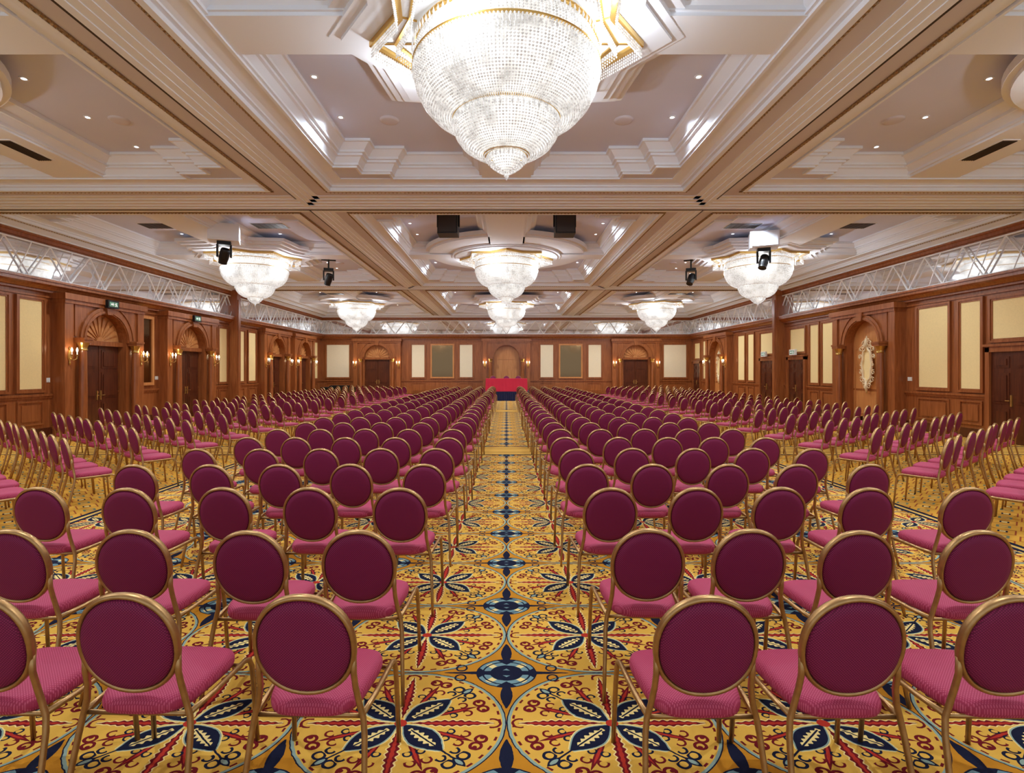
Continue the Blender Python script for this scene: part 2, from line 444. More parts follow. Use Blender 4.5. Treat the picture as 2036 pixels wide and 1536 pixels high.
# ------------------------------------------------------------ wall horizontals
def wpos(side,s,z=0,out=0):
    if side=='left': return (-W+out,s,z),-pi/2
    if side=='right': return (W-out,s,z),pi/2
    return (s,L1-out,z),pi
rnd=random.Random(3)
for side in ('left','right','front'):
    if side in('left','right'): c=(L0+L1)/2; hw=(L1-L0)/2
    else: c=0; hw=W
    loc,rot=wpos(side,c)
    b=MB()
    prof=[(0,3.92),(.10,3.92),(.10,3.98),(.16,3.98),(.22,4.06),(.30,4.10),(.30,4.18),(.34,4.18),(.34,4.24),(0,4.24)]
    b.prism(prof,-hw,hw,YZX)
    trim(b.mesh('cornice',['wood']),'mahogany cornice above wall panelling',loc,rot)
    b=MB()
    prof=[(0,5.20),(.08,5.20),(.08,5.23),(.13,5.24),(.13,5.32),(.17,5.34),(.17,5.38),(0,5.38)]
    b.prism(prof,-hw,hw,YZX)
    trim(b.mesh('top_rail',['wood']),'mahogany rail above mirrored frieze',loc,rot)
    b=MB()
    prof=[(0,5.38),(.22,5.38),(.22,5.41),(.28,5.43),(.34,5.45),(.40,5.48),(.40,S),(0,S)]
    b.prism(prof,-hw,hw,YZX)
    trim(b.mesh('crown',['white']),'white crown moulding at the ceiling',loc,rot)
    b=MB()
    b.box(-hw,hw,0.0,.03,4.24,5.20,0)
    cell=1.25; n=int(2*hw/cell); cell=2*hw/n
    for i in range(n):
        xa=-hw+i*cell; xb=xa+cell; xm=(xa+xb)/2+rnd.uniform(-.08,.08)
        b.tube([(xa,.10,4.27),(xm,.10,5.16),(xb,.10,4.27)],.024,6,m=1)
        b.tube([(xa,.16,5.16),(xa+cell*.32,.16,4.27)],.013,4,m=1)
        b.octa(xm,.10,5.14,.035,.035,1); b.octa(xa,.10,4.30,.035,.035,1)
    b.tube([(-hw,.12,4.275),(hw,.12,4.275)],.024,6,m=1); b.tube([(-hw,.12,5.165),(hw,.12,5.165)],.024,6,m=1)
    trim(b.mesh('mirror_frieze',['mirror','silver']),'mirrored frieze with silver truss struts',loc,rot)
    b=MB(); b.box(-hw,hw,0,.05,0,.22); b.box(-hw,hw,0,.03,.22,.26); 
    obj('baseboard_'+side,b.mesh('baseboard',['woodd']),None,loc,rot,'dark wood baseboard','baseboard',None,'structure')
    b=MB(); b.box(-hw,hw,0,.06,1.12,1.18); b.box(-hw,hw,0,.03,1.06,1.12); b.box(-hw,hw,0,.04,3.78,3.83)
    trim(b.mesh('dado_rail',['wood']),'mahogany dado and picture rails',loc,rot)
for side in('left','right'):
    for y in (TRK,23.85):
        b=MB(); b.box(-.16,.16,0,.42,0,5.42); b.box(-.2,.2,0,.46,0,.3); b.box(-.2,.2,0,.46,5.2,5.42); b.box(-.1,.1,.42,.45,.5,5.0)
        loc,rot=wpos(side,y); trim(b.mesh('partition_post',['wood']),'tall mahogany partition post',loc,rot)

# ------------------------------------------------------------ wall panels
panel_cache={}
def rectring(b,w,z0,z1,t,y0,y1,m=0):
    b.box(-w/2,w/2,y0,y1,z0,z0+t,m); b.box(-w/2,w/2,y0,y1,z1-t,z1,m)
    b.box(-w/2,-w/2+t,y0,y1,z0+t,z1-t,m); b.box(w/2-t,w/2,y0,y1,z0+t,z1-t,m)
def panel(side,s,w,z0=1.32,z1=3.66,wains=True,pale=False):
    key=(w,z0,z1,pale)
    if key not in panel_cache:
        b=MB(); rectring(b,w+.20,z0-.10,z1+.10,.06,0,.06); rectring(b,w+.08,z0-.04,z1+.04,.04,0,.04)
        fr=b.mesh('panel_frame',['wood'])
        b=MB(); b.box(-w/2,w/2,0,.02,z0,z1); fa=b.mesh('panel_fabric',['fabricp' if pale else 'fabric'])
        b=MB(); rectring(b,w+.1,.36,1.0,.04,0,.035); b.box(-w/2+.08,w/2-.08,0,.025,.46,.9)
        wa=b.mesh('wainscot_panel',['wood'])
        panel_cache[key]=(fr,fa,wa)
    fr,fa,wa=panel_cache[key]
    loc,rot=wpos(side,s)
    e=obj('wall_panel',None,None,loc,rot,'cream fabric wall panel in mahogany frame','wall panel','fabric wall panels'); 
    obj('panel_frame',fr,e); obj('fabric',fa,e)
    if wains: obj('wainscot_panel',wa,e)
for s,w in ((12.85,.62),(13.85,.66),(22.4,.6),(23.25,.6),(24.75,.7),(25.9,.7),(34.4,.9)): panel('left',s,w)
for s,w in ((14.2,.6),(15.45,1.05),(20.35,.95),(21.4,.55),(28.05,.75),(26.95,.6),(33.1,.7)): panel('right',s,w)
for s,w in ((12.95,1.2),(22.65,1.1),(25.2,1.4),(34.5,.9)): panel('right',s,w,2.62,3.6,False)
for s,w in ((-11.35,1.5),(-5.95,.85),(-2.72,.85),(2.72,.85),(5.95,.85),(11.35,1.5)): panel('front',s,w,1.38,3.56,True,True)

# ------------------------------------------------------------ portals and doors
def arc(r,cz,a0,a1,n=24): return [(r*math.cos(a0+(a1-a0)*i/n),cz+r*math.sin(a0+(a1-a0)*i/n)) for i in range(n+1)]
SP=2.68; AR=.84
b=MB()
poly=[(-1.5,0),(-AR,0)]+[(-p[0],p[1]) for p in arc(AR,SP,0,pi)]+[(AR,0),(1.5,0),(1.5,3.95),(-1.5,3.95)]
b.prism(poly,0,.30,XZY)
b.box(-1.58,-1.3,.0,.36,0,3.95); b.box(1.3,1.58,0,.36,0,3.95)
b.box(-1.62,-1.26,0,.40,0,.3); b.box(1.26,1.62,0,.40,0,.3)
b.box(-1.66,1.66,0,.44,3.78,3.95); b.box(-1.6,1.6,0,.39,3.68,3.78)
me_surround=b.mesh('portal_surround',['wood'])
b=MB()
for (r0,r1,y1) in ((AR,AR+.2,.36),(AR+.03,AR+.1,.39)):
    poly=arc(r1,SP,0,pi)+list(reversed(arc(r0,SP,0,pi)))
    b.prism(poly,.28,y1,XZY)
for k in (-1,1):
    pts=[(k*.28,SP+AR+.24),(k*1.2,SP+AR+.24),(k*1.2,SP+.1),(k*1.13,SP+.1)]+[(k*p[0],p[1]) for p in arc(AR+.30,SP,.12,1.2,10)]
    b.prism(pts,.3,.33,XZY)
b.prism([(-.1,SP+AR-.02),(.1,SP+AR-.02),(.16,SP+AR+.3),(-.16,SP+AR+.3)],.3,.43,XZY)
me_arch=b.mesh('arch_moulding',['wood'])
b=MB()
b.prism(arc(AR,SP,0,pi),.02,.06,XZY,0)
for i in range(11):
    a=pi*(i+.5)/11; da=.055
    b.prism([(.12*math.cos(a),SP+.12*math.sin(a)),(.74*math.cos(a-da*1.6),SP+.74*math.sin(a-da*1.6)),(.79*math.cos(a),SP+.79*math.sin(a)),(.74*math.cos(a+da*1.6),SP+.74*math.sin(a+da*1.6))],.05,.10,XZY,0)
b.prism(arc(.15,SP,0,pi,10),.05,.13,XZY,0)
b.box(-AR,AR,.0,.2,SP-.12,SP+.02,1)
me_tymp=b.mesh('fan_tympanum',['woodl','wood'])
def leafmesh(w,h,mat):
    b=MB(); b.box(0,w,.02,.06,0.01,h)
    for (z0,z1) in ((.15,.85),(.98,1.75),(1.88,h-.12)):
        b.box(.1,w-.1,.06,.075,z0,z1); b.box(.16,w-.16,.075,.095,z0+.06,z1-.06)
    return b.mesh('door_leaf',[mat])
me_leaf=leafmesh(.80,SP-.12,'woodd')
b=MB(); b.box(.0,.04,.06,.085,.92,1.2); b.tube([(.02,.08,1.06),(.02,.13,1.06),(.12,.13,1.06)],.011,8)
me_handle=b.mesh('door_handle',['gold'])
b=MB()
b.box(-.16,.16,-.16,.16,0,.22,0); b.lathe([(.15,.22),(.15,.28),(.11,.32),(.105,.4),(.11,1.2),(.095,SP-.35),(.09,SP-.26)],20,m=0)
b.lathe([(.10,SP-.30),(.115,SP-.28),(.10,SP-.26),(.10,SP-.22),(.13,SP-.14),(.15,SP-.08)],20,m=1)
b.box(-.16,.16,-.16,.16,SP-.08,SP,0); b.box(-.18,.18,-.18,.18,SP,SP+.06,0)
me_col=b.mesh('column',['wood','gold'],False)
b=MB(); b.box(-AR,AR,.0,.05,0,SP,0); b.prism(arc(AR,SP,0,pi),0,.05,XZY,0); rectring(b,1.5,.3,2.6,.04,.05,.07,0)
me_niche=b.mesh('niche_back',['woodl'])
b=MB()
N=56; pts=[]
for i in range(N):
    a=2*pi*i/N; rr=1+.06*math.cos(8*a)
    pts.append((.23*math.cos(a)*rr,.09,2.0+.58*math.sin(a)*rr))
b.tube(pts,.04,8,closed=True,rx=.045)
def scroll(x,z,r,k,a0,turns=1.3,th=.020):
    n=14
    b.tube([(x+k*r*(1-.72*i/n)*math.cos(a0+2*pi*turns*i/n),.10,z+r*(1-.72*i/n)*math.sin(a0+2*pi*turns*i/n)) for i in range(n+1)],[th*(1-.5*i/n) for i in range(n+1)],6)
for k in (-1,1):
    for (x,z,r,a0) in ((.27,2.54,.10,-.6),(.32,2.30,.08,-1.2),(.29,2.02,.07,1.5),(.32,1.76,.08,1.2),(.27,1.50,.10,.6),(.12,2.74,.11,-.3),(.11,1.28,.10,.3),(.17,1.40,.07,0),(.17,2.62,.07,0)):
        scroll(k*x,z,r,k,a0)
b.tube([(0,.1,2.56),(0,.12,2.74),(0,.1,3.0)],[.05,.065,.012],8); b.tube([(0,.1,1.42),(0,.12,1.24),(0,.1,1.02)],[.05,.06,.012],8)
for k in (-1,1): b.tube([(0,.1,2.82),(k*.07,.1,2.90),(k*.12,.1,2.86)],.018,6)
me_of=b.mesh('ornate_frame',['plaster'],True)
b=MB(); b.prism([(.21*math.cos(2*pi*i/40),2.0+.56*math.sin(2*pi*i/40)) for i in range(40)],.055,.075,XZY)
me_og=b.mesh('mirror_glass',['fabric'])
ndoor=[0]
def portal(side,s,kind):
    loc,rot=wpos(side,s); ndoor[0]+=1
    lab={'door':'arched mahogany door portal with fan tympanum and columns','niche':'arched mahogany niche with columns','stage':'arched mahogany niche behind the head table'}[kind]
    e=obj('door_%d'%ndoor[0],None,None,loc,rot,lab,'door',None,'structure')
    obj('portal_surround',me_surround,e); obj('arch_moulding',me_arch,e)
    for k in(-1,1): obj('column',me_col,e,(k*1.06,.44,0))
    if kind=='door':
        obj('fan_tympanum',me_tymp,e)
        l1=obj('door_leaf',me_leaf,e,(.01,0,0)); l2=obj('door_leaf',me_leaf,e,(-.81,0,0))
        obj('door_handle',me_handle,l1,(.04,0,0)); h=obj('door_handle',me_handle,l2,(.76,0,0)); h.scale=(-1,1,1)
    else:
        obj('niche_back',me_niche,e)
        if kind=='niche':
            m=obj('ornate_wall_ornament',None,None,wpos(side,s,0,.055)[0],rot,'baroque scrolled cream plaster frame with pale oval centre','wall decoration')
            obj('ornament_frame',me_of,m); obj('ornament_panel',me_og,m)
for y in (16.1,20.5,28.1,31.9): portal('left',y,'door')
for y in (18.1,30.7): portal('right',y,'niche')
portal('front',-8.65,'door'); portal('front',8.65,'door'); portal('front',0,'stage')
me_leaf2=leafmesh(.60,2.28,'woodd')  # dark leaves stand in for the darkness inside the doorways
b=MB(); b.box(-.72,-.6,0,.12,0,2.4); b.box(.6,.72,0,.12,0,2.4); b.box(-.72,.72,0,.12,2.28,2.42); b.box(-.78,.78,0,.16,2.42,2.48)
me_dframe=b.mesh('door_frame',['wood'])
for y in (12.95,22.65,25.2,34.5):
    loc,rot=wpos('right',y); ndoor[0]+=1
    e=obj('door_%d'%ndoor[0],None,None,loc,rot,'service doorway with dark double leaves standing in for its dark interior','door',None,'structure')
    obj('door_frame',me_dframe,e); l=obj('door_leaf',me_leaf2,e); obj('door_leaf',me_leaf2,e,(-.6,0,0)); obj('door_handle',me_handle,l,(.03,0,0))
def wmirror(side,s,w,z0,z1,lab):
    loc,rot=wpos(side,s)
    e=obj('wall_mirror',None,None,loc,rot,lab,'mirror')
    b=MB(); rectring(b,w+.2,z0-.1,z1+.1,.10,0,.08); obj('mirror_frame',b.mesh('mirror_frame',['woodl']),e)
    b=MB(); b.box(-w/2,w/2,0,.03,z0,z1); obj('mirror_glass',b.mesh('mirror_glass',['mirrord']),e)
wmirror('left',18.3,.45,1.4,3.6,'narrow bronze tinted mirror between two door portals')
for s in(-4.32,4.32): wmirror('front',s,1.4,1.4,3.52,'bronze tinted mirror with dark reflection put into its tint, in mahogany frame')

# ------------------------------------------------------------ sconces
b=MB(); b.prism([(.055*math.cos(t),.16*math.sin(t)) for t in [2*pi*k/20 for k in range(20)]],0,.02,XZY); b.octa(0,.02,.2,.03,.06); b.octa(0,.02,-.2,.03,.07)
me_bp=b.mesh('backplate',['gold'])
b=MB(); 
for k in(-1,1):
    b.tube([(0,.02,-.06),(k*.03,.1,-.12),(k*.08,.15,-.08),(k*.09,.15,.0)],.011,6); b.lathe([(.005,0),(.04,.015),(.045,.03)],12,k*.09,.15)
me_arm=b.mesh('sconce_arm',['gold'])
b=MB(); b.lathe([(.012,.03),(.012,.11)],8); me_candle=b.mesh('candle',['signwhite'])
b=MB(); b.lathe([(.001,.10),(.024,.13),(.027,.165),(.015,.205),(.001,.235)],10); me_flame=b.mesh('lamp_bulb',['candle'],True)
def sconce(side,s,z=2.22,out=.36):
    loc,rot=wpos(side,s,z,out)
    e=obj('wall_sconce',None,None,loc,rot,'brass wall sconce with two glowing candle bulbs','wall lamp','brass wall sconces')
    obj('backplate',me_bp,e); obj('sconce_arm',me_arm,e)
    for k in(-1,1): obj('candle',me_candle,e,(k*.09,.15,0)); obj('lamp_bulb',me_flame,e,(k*.09,.15,0))
    l=bpy.data.lights.new('sconce_lamp','POINT'); l.energy=3; l.color=(1,.78,.52); l.shadow_soft_size=.015
    lo=bpy.data.objects.new('sconce_lamp',l); COL.objects.link(lo); lo.parent=e; lo.location=(0,.2,.2)
for y in (16.1,20.5,28.1,31.9):
    for k in(-1.44,1.44): sconce('left',y+k)
for k in(-1.44,1.44): sconce('right',30.7+k)
for x in (-8.65,0,8.65):
    for k in(-1.44,1.44): sconce('front',x+k)
def exitsign(side,s,z,out,black):
    loc,rot=wpos(side,s,z,out)
    e=obj('exit_sign',None,None,loc,rot,'illuminated emergency exit sign with running figure and arrow','exit sign','exit signs')
    b=MB(); b.box(-.22,.22,-.0,.09,-.12,.12); obj('sign_housing',b.mesh('sign_housing',['black' if black else 'switch']),e)
    b=MB(); b.box(-.17,.17,.09,.095,-.07,.07,0)
    b.prism([(.12,.02),(.04,.02),(.04,.05),(-.0,0),(.04,-.05),(.04,-.02),(.12,-.02)],.095,.1,XZY,1)
    b.prism(circ(-.09,.045,.014,10),.095,.1,XZY,1)
    b.prism([(-.11,.03),(-.07,.03),(-.04,.0),(-.06,-.01),(-.075,.01),(-.08,-.02),(-.05,-.06),(-.07,-.065),(-.095,-.03),(-.13,-.05),(-.145,-.04),(-.11,-.01)],.095,.1,XZY,1)
    obj('sign_face',b.mesh('sign_face',['green','signwhite']),e)
exitsign('left',16.1,3.82,.44,True); exitsign('left',20.5,3.82,.44,True)
exitsign('right',25.2,2.60,.17,False); exitsign('right',22.65,2.60,.17,False)
for side,s in (('left',14.36),('right',16.35),('left',18.85)):
    loc,rot=wpos(side,s,1.55); b=MB(); b.box(-.08,.08,0,.02,-.06,.06,0); b.box(-.06,-.01,.02,.028,-.04,.04,0); b.box(.01,.06,.02,.028,-.04,.04,0)
    obj('light_switch',b.mesh('light_switch',['switch']),None,loc,rot,'white wall switch plate on mahogany panelling','light switch','wall switches')

# ------------------------------------------------------------ chandeliers
T1=[(.98,5.43),(1.035,5.30),(1.04,5.14),(1.01,4.97),(.94,4.83),(.84,4.72),(.72,4.65),(.60,4.62)]
T2=[(.58,4.65),(.59,4.56),(.57,4.46),(.50,4.36),(.38,4.28),(.25,4.235)]
T3=[(.21,4.26),(.215,4.20),(.18,4.13),(.10,4.07),(.02,4.03)]
def resample(prof,n):
    L=[0]
    for a,c in zip(prof,prof[1:]): L.append(L[-1]+math.hypot(a[0]-c[0],a[1]-c[1]))
    out=[]
    for i in range(n):
        d=L[-1]*i/(n-1); k=0
        while k<len(L)-2 and L[k+1]<d: k+=1
        t=(d-L[k])/(L[k+1]-L[k]); out.append((prof[k][0]+(prof[k+1][0]-prof[k][0])*t,prof[k][1]+(prof[k+1][1]-prof[k][1])*t))
    return out
Z0=5.53
def beadwork(prof,rows,strands,r):
    b=MB()
    for k,(R,z) in enumerate(resample(prof,rows)):
        for i in range(strands):
            a=2*pi*i/strands
            rr=min(r,R*2*pi/strands*.44)
            b.octa(R*math.cos(a),R*math.sin(a),z-Z0,rr,r*1.0)
    return b
def drops(b,R,z,n,h,r=.013):
    for i in range(n):
        a=2*pi*i/n; b.octa(R*math.cos(a),R*math.sin(a),z-Z0,r,h)
bb=beadwork(T1,36,168,.0165); drops(bb,1.055,5.36,100,.05); drops(bb,1.05,5.12,110,.04); me_t1=bb.mesh('b',['bead'],recalc=False)
bb=beadwork(T2,21,104,.015); drops(bb,.61,4.57,64,.05); me_t2=bb.mesh('b',['bead'],recalc=False)
bb=beadwork(T3,11,40,.013); bb.octa(0,0,4.01-Z0,.03,.05); drops(bb,.225,4.20,30,.04)
me_t3=bb.mesh('b',['bead'],recalc=False)
b=MB()
for pr in (T1,T2,T3): b.lathe([(max(.005,p[0]-.05),p[1]-Z0+.025) for p in pr],48)
me_shell=b.mesh('shell',['shell'],True)
def bandmesh(R,z,h=.02):
    b=MB(); b.lathe([(R-.03,z-Z0+h),(R+.01,z-Z0+h),(R+.015,z-Z0),(R+.01,z-Z0-h),(R-.03,z-Z0-h),(R-.03,z-Z0+h)],64)
    return b.mesh('gold_band',['gold'])
bands=[bandmesh(1.02,5.43,.016),bandmesh(1.045,5.19,.008),bandmesh(.60,4.64,.008),bandmesh(.25,4.245,.008)]
def ringprism(b,o,i,z0,z1,m=0):
    n=len(o); k=len(b.v)
    b.v+=[(p[0],p[1],z0) for p in o]+[(p[0],p[1],z0) for p in i]+[(p[0],p[1],z1) for p in o]+[(p[0],p[1],z1) for p in i]
    for a in range(n):
        c=(a+1)%n
        b.face([k+a,k+c,k+n+c,k+n+a],m); b.face([k+2*n+a,k+2*n+c,k+3*n+c,k+3*n+a],m)
        b.face([k+a,k+c,k+2*n+c,k+2*n+a],m); b.face([k+n+a,k+n+c,k+3*n+c,k+3*n+a],m)
b=MB()
ringprism(b,star(0,0,1.56,1.27),star(0,0,1.44,1.18),-.05,.01)
ringprism(b,star(0,0,1.28,1.12),star(0,0,1.22,1.08),-.03,.01)
for i in range(16):
    a=pi*i/8; R0=1.03; R1=1.52 if i%2==0 else 1.24
    b.tube([(R0*math.cos(a),R0*math.sin(a),-.02),(R1*math.cos(a),R1*math.sin(a),-.02)],.012,6)
me_gf=b.mesh('goldframe',['gold'])
b=MB(); b.prism(star(0,0,1.54,1.25),-.012,.012); me_gp=b.mesh('goldplate',['white'])
b=MB()
for (st,n,rows) in ((star(0,0,1.53,1.24),10,4),(star(0,0,1.25,1.10),6,4)):
    for i in range(16):
        p=st[i];q=st[(i+1)%16]
        for k in range(n*2):
            t=k/(n*2)
            for h in range(rows): b.octa(p[0]+(q[0]-p[0])*t,p[1]+(q[1]-p[1])*t,-.065-h*.034,.012,.016)
me_fr=b.mesh('fringe',['bead'],recalc=False)
LC=(.80,.90,1.0)
for idx,(cx,cy,isstar) in enumerate(centers):
    e=obj('chandelier',None,None,(cx,cy,Z0),0,'gold framed crystal bead chandelier with three tiered glowing bowls','chandelier','crystal chandeliers')
    obj('gold_frame',me_gf,e); obj('ceiling_plate',me_gp,e); obj('crystal_fringe',me_fr,e)
    obj('crystal_bowl',me_t1,e); obj('crystal_tier',me_t2,e); obj('crystal_finial',me_t3,e)
    obj('glowing_core',me_shell,e)
    for bm_ in bands: obj('gold_band',bm_,e)
    for k in range(4):
        a=2*pi*k/4+pi/4+pi/8
        l=bpy.data.lights.new('lamp','POINT'); l.energy=28 if cy>10 or abs(cx)<.1 else 12; l.color=(.9,.95,1); l.shadow_soft_size=.04
        lo=bpy.data.objects.new('chandelier_lamp',l); COL.objects.link(lo); lo.parent=e; lo.location=(1.24*math.cos(a),1.24*math.sin(a),-.40)

# ------------------------------------------------------------ downlights, ceiling speakers, vents
b=MB(); b.lathe([(.06,0),(.06,-.010),(.036,-.010),(.032,.0)],20); me_dl=b.mesh('dl_trim',['white'])
b=MB(); b.prism(circ(0,0,.028,16),-.008,-.002); me_dg=b.mesh('dl_glow',['bulb'])
b=MB(); b.lathe([(.001,-.03),(.12,-.03),(.15,-.02),(.16,0)],24); me_sp=b.mesh('ceiling_speaker',['soffit'],True)
for idx,(cx,cy,isstar) in enumerate(centers):
    if abs(cx)<.1: pts=[(sx*2.73,dy) for sx in(-1,1) for dy in(1.5,2.7,-1.5,-2.7)]
    else: pts=[(sx*1.5,dy) for sx in(-1,1) for dy in(1.55,2.7,3.85,-1.55,-2.7,-3.85)]
    for (dx,dy) in pts:
        e=obj('ceiling_downlight',None,None,(cx+dx,cy+dy,TOP),0,'small recessed round downlight in the coffer','downlight','recessed downlights')
        obj('trim_ring',me_dl,e); obj('lamp_lens',me_dg,e)
        if abs(dy)==2.7:
            l=bpy.data.lights.new('spot','SPOT'); l.energy=365*(1.25 if cy>24 else 1); l.color=LC; l.spot_size=2.6; l.spot_blend=.8; l.shadow_soft_size=.026
            lo=bpy.data.objects.new('downlight_lamp',l); COL.objects.link(lo); lo.parent=e; lo.location=(0,0,-.03)
    if idx%3<2:
        for dx in(-1.95,1.95):
            obj('ceiling_speaker',me_sp,None,(cx+dx,cy+2.8,TOP),0,'round beige flush ceiling speaker','ceiling speaker','ceiling speakers')
def vent(x,y,w,l,z=5.60,rot=0):
    b=MB()
    b.box(-w/2-.03,w/2+.03,-l/2-.03,l/2+.03,-.01,0,0); b.box(-w/2,w/2,-l/2,l/2,-.02,-.01,1)
    for i in range(6):
        x0=-w/2+w*(i+.5)/6; b.box(x0-.004,x0+.004,-l/2,l/2,-.026,-.02,1)
    obj('ceiling_vent',b.mesh('ceiling_vent',['white','track']),None,(x,y,z),rot,'dark slotted air vent in white ceiling rib','air vent','ceiling vents')
vent(-8.3,9.1,.24,.8); vent(8.3,9.1,.24,.8)
for x in (-10.0,-6.8,6.8,10.0): vent(x,15.2,.9,.5,TOP)
for x in (-8.4,8.4): vent(x,26.0,.8,.4)
vent(0,26.0,.8,.6)
for x in (-1.53,1.53):
    e=obj('ceiling_speaker_box',None,None,(x,13.9,TOP),0,'black loudspeaker hung in the coffer','loudspeaker','loudspeakers')
    b=MB(); b.box(-.26,.26,-.25,.25,-.62,-.10); obj('speaker_body',b.mesh('body',['black']),e)
    b=MB(); b.box(-.23,.23,-.27,-.25,-.59,-.13); obj('speaker_grille',b.mesh('grille',['track']),e)
    b=MB(); b.box(-.30,-.26,-.03,.03,-.4,.0); b.box(.26,.30,-.03,.03,-.4,.0); b.box(-.30,.30,-.03,.03,-.02,.0); obj('bracket',b.mesh('bracket',['black']),e)
def mhead(x,y,tilt,box,z):
    e=obj('stage_light',None,None,(x,y,z),tilt*.8,'black moving head stage light hung from the ceiling','stage light','stage lights')
    b=MB()
    if box:
        b.box(-.38,.38,-.25,.25,-.46,.0); b.box(-.34,.34,-.27,-.25,-.42,-.04); zz=-.46
        obj('mounting_box',b.mesh('mounting_box',['white']),e)
    else:
        b.tube([(0,0,0),(0,0,-.5)],.03,8); b.tube([(-.25,0,-.2),(.25,0,-.2)],.025,8); zz=-.5
        obj('mounting_pole',b.mesh('mounting_pole',['black']),e)
    b=MB(); b.box(-.17,.17,-.13,.13,zz-.1,zz); b.box(-.19,-.14,-.05,.05,zz-.42,zz-.08); b.box(.14,.19,-.05,.05,zz-.42,zz-.08)
    obj('yoke',b.mesh('yoke',['black']),e)
    b=MB(); b.lathe([(.001,-.2),(.10,-.2),(.12,-.16),(.13,.05),(.11,.18),(.115,.22),(.07,.22),(.001,.2)],20)
    h=obj('lamp_head',b.mesh('lamp_head',['black']),e,(0,0,zz-.38)); h.rotation_euler=(pi+tilt,.25,0)
mhead(-7.75,14.5,.5,True,5.80); mhead(7.45,15.3,-.4,True,5.80); mhead(-6.4,19.0,.4,False,TOP); mhead(6.64,19.0,-.5,False,TOP)

# ------------------------------------------------------------ chairs
def chair_parts(rs,hi):
    C=Vector((0,-.235,.728)); U=Vector((0,-.19,.982)).normalized(); Nn=Vector((0,.982,.19)).normalized()
    def rp(t,k=1.0,o=0):
        c,s=math.cos(t),math.sin(t)
        ex=2/2.12
        x=.193*k*math.copysign(abs(c)**ex,c); y=.207*k*math.copysign(abs(s)**ex,s)
        return C+Vector((x,0,0))+U*y+Nn*o
    fr=MB(); fr.tube([rp(2*pi*i/rs) for i in range(rs)],.0118,8 if hi else 4,closed=True,rx=.019,ref=Nn)
    pad=MB()
    rings=[(.945,.012),(.915,.022),(.76,.028),(.5,.031),(.25,.032)] if hi else [(.94,.012),(.6,.03)]
    for sg in (-1,1):
        b0=len(pad.v)
        for (k,o) in rings: pad.v+=[tuple(rp(2*pi*i/rs,k,sg*o)) for i in range(rs)]
        pad.v.append(tuple(rp(0,0,sg*.032))); cidx=len(pad.v)-1
        for q in range(len(rings)-1):
            for i in range(rs):
                j=(i+1)%rs; pad.face([b0+q*rs+i,b0+q*rs+j,b0+(q+1)*rs+j,b0+(q+1)*rs+i])
        q=len(rings)-1
        for i in range(rs): pad.face([b0+q*rs+i,b0+q*rs+(i+1)%rs,cidx])
    n1=len(rings)*rs+1
    for i in range(rs):
        j=(i+1)%rs; pad.face([i,j,n1+j,n1+i])
    seat=MB()
    ns=36 if hi else 12
    prof=[(.0,.418),(.90,.418),(.975,.428),(1.0,.445),(1.0,.462),(.97,.48),(.88,.492),(.6,.498),(.3,.50)] if hi else [(.0,.42),(.97,.425),(1.0,.455),(.93,.487)]
    for (k,z) in prof:
        for i in range(ns):
            t=2*pi*i/ns; c,s=math.cos(t),math.sin(t); ex=2/4.2
            y=math.copysign(abs(s)**ex,s); x=math.copysign(abs(c)**ex,c)
            seat.v.append(((.203+.022*y)*x*k,.005+.215*y*k,z))
    for q in range(len(prof)-1):
        for i in range(ns):
            j=(i+1)%ns; seat.face([q*ns+i,q*ns+j,(q+1)*ns+j,(q+1)*ns+i])
    seat.v.append((0,.005,.502)); 
    for i in range(ns): seat.face([(len(prof)-1)*ns+i,(len(prof)-1)*ns+(i+1)%ns,len(seat.v)-1])
    sg=8 if hi else 4
    legs=[]
    for k in(-1,1):
        a=MB()
        t=math.radians(-14); q=rp(t if k>0 else pi-t)
        a.tube([q+Vector((0,0,.03)),(k*.188,-.222,.61),(k*.190,-.207,.55),(k*.202,-.197,.48),(k*.218,-.195,.42),(k*.226,-.205,.36),(k*.238,-.25,.16),(k*.248,-.29,0.0)],
               [.0122,.0122,.0122,.0122,.0122,.012,.011,.010],sg,rx=.0132,ref=Vector((0,1,0)))
        f=MB()
        f.tube([(k*.214,-.19,.43),(k*.228,-.05,.428),(k*.238,.10,.432),(k*.243,.175,.435),(k*.245,.215,.42),(k*.247,.235,.38),(k*.250,.245,.30),(k*.256,.27,0.0)],
               [.0122]*6+[.0115,.010],sg,rx=.012,ref=Vector((1,0,0)))
        legs+= [a,f]
    uf=MB(); uf.tube([(-.212,-.185,.422),(.212,-.185,.422),(.238,.16,.422),(-.238,.16,.422)],.010,sg if hi else 4,closed=True,ref=Vector((0,0,1)))
    return fr,pad,seat,legs,uf
fr,pad,seat,legs,uf=chair_parts(44,True)
me_fr_=fr.mesh('back_frame',['chairgold'],True); me_pad=pad.mesh('backrest',['back'],True); me_seat=seat.mesh('seat',['seat'],True)
me_uf=uf.mesh('seat_frame',['chairgold'],True)
me_legs=[l.mesh('leg',['chairgold'],True) for l in legs]
def joined(rs,hi):
    fr,pad,seat,legs,uf=chair_parts(rs,hi); j=MB(); j.add(fr); j.add(uf)
    for l in legs: j.add(l)
    j.add(pad,moff=1); j.add(seat,moff=2); return j
me_mid=joined(28,True).mesh('chair_mid',['chairgold','back','seat'],True)
low=joined(14,False)
spots=[]
rows=[(2.31,[-.784,-1.48,-2.06,.775,1.345,1.97]),
      (3.13,[-.81,-1.39,-2.05,-2.70,.785,1.335,1.91,2.56]),
      (4.17,[-.79,-1.46,-2.09,-2.79,-3.47,.77,1.41,2.03,2.67,3.42]),
      (5.14,[-.76,-1.44,-2.10,-2.73,-3.43,.75,1.36,2.05,2.69,3.36])]
